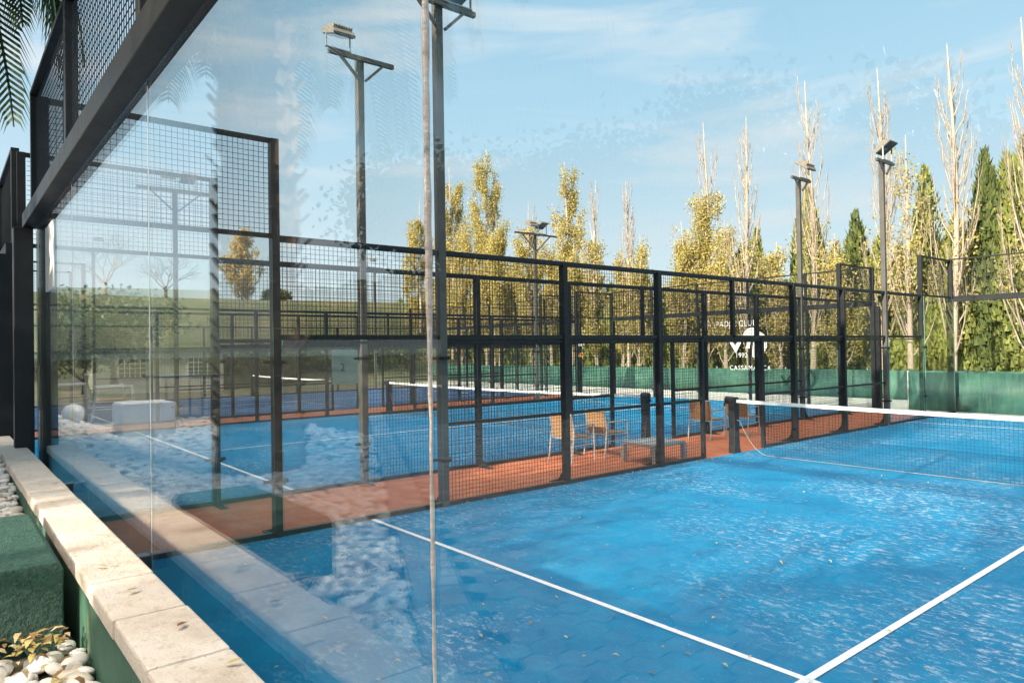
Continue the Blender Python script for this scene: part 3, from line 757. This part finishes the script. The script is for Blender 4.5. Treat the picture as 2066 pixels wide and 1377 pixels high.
BP='bare poplar trees'
spec = [ # px-derived x, height, leaves(zlo,zhi,count), spread, label
 (-36.8,13.6,(.10,.86,4200),1.3,'leafy yellow poplar left of the near lamp post, leftmost of the poplar row'),
 (-33.5,15.2,(.08,.93,4800),1.3,'tall leafy yellow poplar just right of the near lamp post',),
 (-30.1,15.7,(.08,.97,4800),1.3,'tallest leafy yellow poplar, left of the T shaped lamp post'),
 (-27.6,10.8,(.08,.95,3600),1.2,'shorter leafy yellow poplar directly left of the T shaped lamp post'),
 (-25.2,11.2,(.08,.85,3600),1.2,'yellow poplar right behind the T shaped lamp post'),
 (-22.4,13.2,(.10,.97,3400),1.0,'slim leafy poplar standing alone right of the T shaped lamp post'),
 (-19.2,11.3,(.10,.70,1500),.8,'thin nearly bare poplar with a few leaves, first of a slim pair'),
 (-17.4,11.6,None,.7,'thin bare poplar with pale bark, second of a slim pair'),
 (-12.9,13.0,(.15,.72,3000),1.15,'half bare poplar with green yellow leaves on its lower limbs'),
 (-10.1,13.1,None,1.1,'bare forked poplar between the half leafy poplar and the pale lamp post'),
 (-7.5,14.1,None,1.15,'tall bare poplar right beside the pale lamp post'),
 (-4.9,13.9,None,1.1,'tall bare poplar behind the rightmost lamp post'),
 (-3.6,9.8,(.3,1,420),1.2,'shorter poplar with sparse leaves right of the rightmost lamp post'),
 (-2.3,13.8,None,1.3,'tall bare poplar above the far corner of the nearest court'),
 (-35.2,10.2,(.06,.95,3000),1.9,'low bushy yellow poplar between the two leftmost poplars'),
 (-31.6,10.6,(.06,.95,3000),1.9,'low bushy yellow poplar between the second and the tallest leafy poplar'),
 (-28.8,9.6,(.06,.95,3000),1.9,'bushy yellow poplar at the right foot of the tallest leafy poplar'),
 (-23.9,9.2,(.06,.95,2600),1.7,'low bushy poplar between the T shaped lamp post and the slim leafy poplar'),
 (-20.9,8.0,(.06,.95,2200),1.6,'low bushy poplar right of the slim leafy poplar'),
 (-13.9,8.2,(.06,.95,2600),1.8,'broad low poplar with green yellow leaves left of the half bare poplar'),
 (-18.3,7.4,(.04,.95,1900),1.5,'low green yellow poplar at the foot of the slim bare pair'),
 (-16.2,7.8,(.04,.95,1900),1.5,'low green yellow poplar right of the slim bare pair'),
 (-11.6,7.9,(.04,.95,1700),1.5,'low green yellow poplar right of the half bare poplar'),
 (-9.3,6.6,(.04,.95,1500),1.4,'low leafy poplar at the right foot of the forked bare poplar'),
 (-6.2,6.4,(.04,.95,1300),1.5,'low leafy poplar between the two right lamp posts'),
 (-.1,13.9,None,1.2,'bare poplar cut by the right edge of the picture'),
]
for i,sp_ in enumerate(spec):
    x,h,leaf,spr,lb = sp_
    if leaf is None: leaf = (.06,.55,160)
    elif leaf[1]>.9 and h<11: pass
    if i<6: spr *= 1.55; leaf = (leaf[0],leaf[1],int(leaf[2]*1.3))
    poplar(x,27+ (i%3)*.5-.4,h*(.90 if leaf[2]<200 else .96),100+i,leaf,spr,lb,nbr=30 if leaf[2]>200 else 44,low=.10)
# more poplars right outside frame edge (seen when stepping aside)
poplar(2.4,27.3,13.5,140,None,1.2,'bare poplar just past the right edge of the row',nbr=36)

def conifer(name, x, y, h, rad, seed, mat, label, n=5200, gz=0, group='cypress trees behind the courts', cat='tree', blunt=.35, s0=.20):
    r = random.Random(seed)
    t = thing(name, label, cat, (x,y,gz), group)
    b = MB(); b.tube([(0,0,0),(0,0,h*.5),(0,0,h*.92)],[.16,.10,.02],7); b.build('trunk', BARKB, t)
    b = MB()
    # sub spires
    spires = [(0,0,1.0)]+[(math.cos(a)*rad*.45,math.sin(a)*rad*.45,r.uniform(.72,.95)) for a in [r.uniform(0,6.28) for _ in range(5)]]
    for i in range(n):
        sx,sy,sh = spires[r.randrange(len(spires))]
        z = r.random()**.85; zz = z*h*sh
        prof_ = rad*(.62 if (sx or sy) else .8)*(min(1,(1-z)/blunt)**.75)*(.75+.25*min(1,z/.15))
        a = r.uniform(0,6.283); bumpy = 1+.16*math.sin(a*3+z*17+seed)+.10*math.sin(a*7-z*31)
        rr = prof_*bumpy*(r.uniform(.72,1.03) if r.random()<.8 else r.uniform(.3,.8))
        p = Vector((sx*(1-z*.4)+rr*math.cos(a), sy*(1-z*.4)+rr*math.sin(a), .1+zz))
        o_ = Vector((math.cos(a),math.sin(a),0)); s = s0*r.uniform(.6,1.3)
        tip = p+o_*s*.35+Vector((r.gauss(0,.04),r.gauss(0,.04),s*1.25))
        side = Vector((-o_.y,o_.x,0)).lerp(Vector((r.gauss(0,1),r.gauss(0,1),0)),.4).normalized()*s*.34
        b.add([tuple(p-side),tuple(p+side),tuple(tip)],[(0,1,2)])
    b.build('crown', mat, t)
    return t
cyps = [(-15.0,6.9,.75,CYP,'narrow green cypress between two slim poplars and the half leafy poplar'),
 (-12.0,6.4,.8,CYPD,'dark cypress partly behind the half bare poplar'),
 (-10.9,7.0,.55,CYP,'slim olive cypress at the left foot of the forked bare poplar'),
 (-9.15,7.2,.42,CYPD,'very thin dark cypress just left of the tall bright cypress'),
 (-8.4,8.6,.72,CYP,'tall bright green cypress left of the pale lamp post'),
 (-6.6,7.2,.7,CYPD,'dark cypress right of the pale lamp post'),
 (-5.5,5.9,.6,CYP,'short cypress between the two right lamp posts'),
 (-3.9,8.5,.62,CYP,'tall slim cypress right of the rightmost lamp post'),
 (-1.75,8.6,.60,CYPD,'dark slim cypress left of the widest cypress at right'),
 (-1.2,8.4,.75,CYP,'wide bright cypress near the right edge, left of a twin'),
 (-.55,8.7,.8,CYP,'widest bright cypress close to the right edge'),
 (.6,8.0,.8,CYP,'cypress standing right at the right edge of the picture'),
 (-2.75,6.3,.75,CYP,'lower cypress between the two rightmost groups of tall cypresses'),
 (-.1,7.6,.8,CYPD,'dark cypress squeezed between the two widest right hand cypresses'),
 (-4.7,5.4,.7,CYP,'lower cypress at the foot of the slim cypress beside the rightmost lamp post'),
 (-7.5,5.8,.7,CYPD,'lower dark cypress at the right foot of the tall bright cypress'),
 (1.5,8.4,.9,CYPD,'dark cypress just past the right edge')]
for i,(x,h,rad,mt,lb) in enumerate(cyps):
    conifer('cypress_tree',x,28.6+(i%2)*.5,h,rad*(1.25 if x>-4 else 1.12),300+i,mt,lb,n=7500)
# clipped cypress hedge of individual shrubs behind the screen
hl = ['olive','bright','dull green','dark']
r2 = random.Random(5)
HM = []
for v in range(4):
    HM.append(None)
def hedge():
    t0=[]
    t = thing('cypress_hedge','dense tall green hedge running behind the poplars and the green screen','hedge',(0,0,0))
    b = MB(); r = random.Random(77); bs = MB()
    xs = -44.0
    while xs < 9:
        h = 4.9 + (0.9 if xs < -18 else 0) + r.uniform(-.5,.5); rad = .85
        yc = 29.3+r.uniform(-.2,.2)
        bs.tube([(xs,yc,0),(xs,yc,h*.8)],[.08,.03],5)
        nn = 1500 if xs>-20 else 1000
        for i in range(nn):
            z = r.random()**.9; a = r.uniform(3.3,6.1) if r.random()<.8 else r.uniform(0,6.28)
            pr = rad*(min(1,(1-z)/.3)**.6)*(1+.2*math.sin(a*4+z*14+xs))*r.uniform(.7,1.02)
            p = Vector((xs+pr*math.cos(a),yc+pr*math.sin(a),z*h)); s = .24*r.uniform(.6,1.3)
            o_ = Vector((math.cos(a),math.sin(a),0)); side = Vector((-o_.y,o_.x,r.gauss(0,.3)))*s*.4
            b.add([tuple(p-side),tuple(p+side),tuple(p+o_*s*.3+Vector((r.gauss(0,.05),0,s*1.1)))],[(0,1,2)])
        xs += 1.15+r.uniform(-.15,.25)
    b.build('foliage', CYP, t); bs.build('stems', BARKB, t)
hedge()

def broadleaf(name, x, y, gz, h, rad, seed, mat, label, n=6000, trunk_h=.35, size=.24, group=None, bare=False, bark=None, squash=.8):
    r = random.Random(seed); t = thing(name,label,'tree',(x,y,gz),group)
    b = MB(); th = h*trunk_h; b.tube([(0,0,0),(r.uniform(-.1,.1),0,th*.6),(0,0,th)],[.04*h*.6+.04,.02*h+.03,.018*h+.02],8); b.build('trunk', bark or BARKB, t, smooth=True)
    br = MB(); lf = MB(); ends=[]
    def grow(p,d,L,rr,dep):
        q = p+d*L; m_ = p.lerp(q,.5)+Vector((r.gauss(0,.05*L),r.gauss(0,.05*L),.02*L))
        br.tube([p,m_,q],[rr,rr*.8,rr*.55],5 if dep<2 else 3,cap=False)
        ends.append((p,q,dep))
        if dep >= (4 if bare else 3): return
        for _ in range(3 if dep<3 else 2):
            nd = (d+Vector((r.gauss(0,.55),r.gauss(0,.55),r.gauss(.1,.35)))).normalized(); grow(q,nd,L*r.uniform(.6,.82),rr*.55,dep+1)
    for k in range(6):
        a = 6.283*k/6+r.uniform(-.4,.4); grow(Vector((0,0,th*r.uniform(.8,1))),Vector((math.cos(a)*.8,math.sin(a)*.8,r.uniform(.5,1.3))).normalized(),rad*.48,.02*h*.6+.015,0)
    br.build('branches', bark or BARKB, t, smooth=True)
    if n:
        cl = [ (p.lerp(q,r.random())) for p,q,dd in ends if dd>=1 ]
        for i in range(n):
            c = cl[r.randrange(len(cl))]; leafquad(lf,c+Vector((r.gauss(0,rad*.13),r.gauss(0,rad*.13),r.gauss(0,rad*.10))),size*r.uniform(.6,1.2),r)
        lf.build('crown', mat, t)
    return t
# beyond the bank
poplar(-50,18.2,6.4,211,(.03,.97,2400),2.6,'broad golden autumn poplar on the grass bank seen left of the step in the fence',leafmat=LEAFG,nbr=60,gz=5.5,size=.18,low=.05,group='trees on the grass bank')
broadleaf('bare_tree',-50,8.6,5.6,5.8,3.0,12,None,'bare leafless tree on the crest of the grass bank',n=0,bare=True,trunk_h=.25,bark=m_bark('pale_bark',(.22,.16,.11),(.38,.30,.22)))
broadleaf('bare_tree',-50,12.6,5.5,4.6,2.2,14,None,'smaller bare tree on the bank crest, right of the larger bare tree',n=0,bare=True,trunk_h=.3)
broadleaf('leafy_shrub',-48,20.2,5.5,2.2,1.0,15,SHADEL,'dark green shrub at the foot of the golden tree',n=1500,size=.25,trunk_h=.15)
rr_ = random.Random(4)
FB = ['leftmost','second from the left','third from the left','fourth from the left','fifth from the left','sixth from the left','seventh from the left','eighth from the left','ninth from the left']
for i in range(9):
    broadleaf('leafy_shrub',-32.4+rr_.uniform(-.5,.5),-1+2.9*i,.25,rr_.uniform(2.0,3.1),rr_.uniform(1.2,1.7),60+i,SHADEL,'dark shrub at the bank foot, %s of its row'%FB[i],n=2200,size=.17,trunk_h=.12,group='shrubs along the foot of the bank')
# terrace shrubs west of the camera, reflected and seen past the corner
broadleaf('leafy_shrub',-14,-2.3,.8,2.6,1.6,16,SHADEL,'green shrub on the terrace at the far left edge',n=5000,size=.12,trunk_h=.15)
broadleaf('leafy_shrub',-18,-.6,.8,3.2,1.8,17,LEAFG,'yellowing shrub on the terrace beyond the green shrub',n=4000,size=.14,trunk_h=.15)
broadleaf('leafy_shrub',-20,-4.0,.8,4.5,2.4,18,SHADEL,'large round evergreen shrub at the back of the terrace',n=6000,size=.16,trunk_h=.15)
# shade trees behind the photographer
SG='evergreen shade trees behind the viewer'
for i,(x,y,h,rad) in enumerate(((-9,-12,7.6,4.0),(-3.5,-13,8.0,4.0),(1.6,-12.5,4.1,3.2),(10.2,-12.5,8.0,4.2),(14,-13,8.2,4.2),(20,-12,8.2,4.5))):
    broadleaf('shade_tree',x,y,.8,h,rad,40+i,SHADEL,'evergreen shade tree on the terrace, number %s from the palm side'%['one','two','three','four','five','six'][i],n=(24000,22000,18000,22000,20000,16000)[i],size=.19,group=SG,trunk_h=.28)

t = thing('sky_blocking_hedge','added tall hedge behind the viewer, blocking bright low sky under the shade trees','hedge',(0,-17,.8))  # unseen hedge, added to keep bright horizon sky out of the glass reflection
b = MB(); r = random.Random(9)
for i in range(26000):
    x = r.uniform(-38,30); z = r.random()*4.6*(1+.06*math.sin(x*1.3)); leafquad(b,(x,r.gauss(0,.35),z),.5*r.uniform(.6,1.2),r)
b.build('foliage', SHADEL, t)
b = MB(); b.box(-38,30,-.35,-.2,0,4.0); b.build('hedge_backing', BARKB, t)

# palm
def palm(x,y,gz,h,label,seed,L=2.95,nf=84):
    r = random.Random(seed+5); t = thing('palm_tree',label,'palm tree',(x,y,gz))
    b = MB(); b.tube([(0,0,z*h/12) for z in range(13)],[.30+.05*(z%2)+ (.08 if z==0 else 0) for z in range(13)],12)
    for k in range(280):
        z = .1+(h-.2)*k/280; a = k*2.4; d_ = Vector((math.cos(a),math.sin(a),0))
        p = d_*.30+Vector((0,0,z)); e = d_*(.40+r.uniform(-.03,.03))+Vector((r.uniform(-.03,.03),r.uniform(-.03,.03),z+.13))
        b.bar(p,e,.07,.02)
    b.build('trunk', BARKP, t)
    r = random.Random(seed*31)
    for k in range(nf):
        a = k*2.39996+r.uniform(-.15,.15); el = R(r.uniform(-20,62)); Lf = L*r.uniform(.85,1.1)
        pts=[]; p = Vector((math.cos(a)*.15,math.sin(a)*.15,h+.05)); e_ = el
        for i in range(15):
            pts.append(p.copy()); st = Lf/14
            p = p+Vector((math.cos(a)*math.cos(e_),math.sin(a)*math.cos(e_),math.sin(e_)))*st; e_ -= R(5.5+2*(i/14)*4)*(1 if e_>-1.2 else .2)
        b = MB(); b.tube(pts,[.028*(1-i/15)+.005 for i in range(15)],5)
        sd_ = Vector((-math.sin(a),math.cos(a),0))
        for i in range(2,60):
            q = i/60*13.9; i0=int(q); c = pts[i0].lerp(pts[i0+1],q-i0); dr = (pts[i0+1]-pts[i0]).normalized()
            l = .55*math.sin(math.pi*(.15+.8*i/60))**.7*r.uniform(.85,1.1)
            for sgn in (-1,1):
                d1 = (sd_*sgn*.8+dr*.65+Vector((0,0,.05))).normalized(); m_ = c+d1*l*.55
                e2_ = m_+(d1*.65+Vector((0,0,-.75)))*l*.5
                wv = dr*.014
                b.add([tuple(c-wv),tuple(c+wv),tuple(m_+wv*1.2),tuple(m_-wv*1.2),tuple(e2_)],[(0,1,2,3),(3,2,4)])
        b.build('frond', PALMG, t)
    return t
palm(.85,-1.55,.8,5.35,'shaggy trunked palm on the pebbles whose fronds hang into the upper left',3)

# ------------------------------------------------------------------ pebbles and leaves, pavers
def bline(x): return -1.464+.5*(x-3.286)      # pebble / kerb border line
def HB(x,y):
    w_ = max(0,min(1,(y+1.25)/.9)); w_ = w_*w_*(3-2*w_)
    return max(.806, min(1.05, 1.072-.078*x)*w_ + .80*(1-w_)) if x < 3.4 else .806
b = MB(); nx_,ny_ = 90,24
b.add([(-5+10.6*i/nx_, -3.4+3.14*j/ny_, HB(-5+10.6*i/nx_, -3.4+3.14*j/ny_)-.002) for j in range(ny_+1) for i in range(nx_+1)],
      [(j*(nx_+1)+i, j*(nx_+1)+i+1, (j+1)*(nx_+1)+i+1, (j+1)*(nx_+1)+i) for j in range(ny_) for i in range(nx_)
       if -3.4+3.14*j/ny_ > -1.464+.5*(-5+10.6*(i+1)/nx_-3.286)+.02])
struct(b.build('gravel_bed', SOIL, smooth=True))
b = MB(); r = random.Random(21); cnt=0
ICO_V0, ICO_F0 = ICO_V, ICO_F
for i in range(19000):
    x = r.uniform(-5.0,5.6); y = r.uniform(-3.4,-.268)
    if y < bline(x)+.03: continue
    if y < -2.1 and r.random() < .5: continue
    if 3.05<x<4.12 and y>-.63: continue
    if (x-.85)**2+(y+1.55)**2 < .13: continue
    s = r.uniform(.018,.036); z = HB(x,y)+.008+.03*r.random()**2
    if x>2.2 and y>-.7: z = HB(x,y)+.006+.035*r.random()
    b.ico((x,y,z), s*r.uniform(1,1.6), s, s*r.uniform(.5,.8), r.uniform(0,6.3), r.uniform(-.5,.5)); cnt+=1
o = b.build('pebbles', PEBBLE, smooth=True); tag(o,'bed of white rounded pebbles outside the glass wall','pebbles',kind='stuff')
b = MB(); r = random.Random(22)
def leaf_on(x,y,z,s,curl):
    a = r.uniform(0,6.3); ca,sa = math.cos(a),math.sin(a)
    P = [(-1,0,0),(-.3,.38,curl),(.4,.34,curl),(1,0,.15),(.4,-.34,curl),(-.3,-.38,curl)]
    tl = r.uniform(-.5,.5)
    v = [(x+s*(px*ca-py*sa), y+s*(px*sa+py*ca), z+s*(pz+px*tl*.5+.3)) for px,py,pz in P]
    b.add(v,[(0,1,5),(1,2,4,5),(2,3,4)])
for i in range(560):
    x = r.uniform(1.5,5.2); y = r.uniform(-1.1,-.30)
    if y < bline(x) or (3.05<x<4.12 and y>-.63): continue
    leaf_on(x,y,HB(x,y)+.045+r.random()*.03,r.uniform(.014,.026),r.uniform(.2,.7))
for i in range(60):  leaf_on(4.13+r.random()*.12,r.uniform(-.6,-.3),.86+r.random()*.05,r.uniform(.016,.028),r.uniform(.2,.8))
for i in range(380): leaf_on(r.uniform(.2,9.5),r.uniform(.2,9.5),.006,r.uniform(.010,.026),r.uniform(.1,.7))
for i in range(260): leaf_on(r.uniform(.06,.3),r.uniform(4,17),.006,r.uniform(.010,.022),r.uniform(.1,.7))
for i in range(120): leaf_on(r.uniform(-1.9,-.1),r.uniform(0,12),.004,r.uniform(.010,.022),r.uniform(.1,.7))
for (x,y) in ((4.55,-.17),(4.95,-.13),(5.28,-.10),(4.2,-.2),(3.6,-.15),(2.8,-.2),(2.2,-.12)): leaf_on(x,y,1.103,r.uniform(.016,.026),.2)
o = b.build('fallen_leaves', LITTER); tag(o,'small dry yellow and brown leaves scattered on turf, stone and pebbles','leaves',kind='stuff')
# kerb, brick row, hexagonal pavers on the terrace
u = Vector((.8944,.4472,0)); nrm = Vector((.4472,-.8944,0)); P0 = Vector((3.286,-1.464,.80))
b = MB()
def slab(s0,s1,d0,d1,z0,z1):
    q = [P0+u*s+nrm*d_ for s,d_ in ((s0,d0),(s1,d0),(s1,d1),(s0,d1))]
    if max(p.y for p in q) > -.275: return
    b.prism([(p.x,p.y) for p in q],'z',z0,z1)
s_ = -8
while s_ < 4: slab(s_+.003,s_+.497,0,.09,.803,.845); s_ += .5
s_ = -8
while s_ < 4:
    slab(s_+.004,s_+.116,.097,.22,.803,.832+rnd.uniform(0,.004)); s_ += .12
hx = .072; col_w = hx*1.5; rh = hx*math.sqrt(3)
for i in range(-50,80):
    for j in range(0,32):
        cx_ = i*col_w; cy2 = .295+j*rh+(rh/2 if i%2 else 0)
        c = P0+u*cx_+nrm*cy2
        if c.y > -.40: continue
        b.prism([(c.x+(hx-.004)*math.cos(R(60*k))*u.x-(hx-.004)*math.sin(R(60*k))*u.y, c.y+(hx-.004)*math.cos(R(60*k))*u.y+(hx-.004)*math.sin(R(60*k))*u.x) for k in range(6)],'z',.803,.828+rnd.uniform(0,.004))
struct(b.build('paving', PAVER, recalc=True))

# lettering becomes plain mesh
bpy.context.view_layer.update()
dg = bpy.context.evaluated_depsgraph_get()
for o in [o for o in sc.objects if o.type == 'FONT']:
    me = bpy.data.meshes.new_from_object(o.evaluated_get(dg)); me.name = o.name
    nm = o.name; q = bpy.data.objects.new('tmp', me); COL.objects.link(q); q.parent = o.parent
    q.location = o.location; q.rotation_euler = o.rotation_euler; q.scale = o.scale
    bpy.data.objects.remove(o); q.name = nm
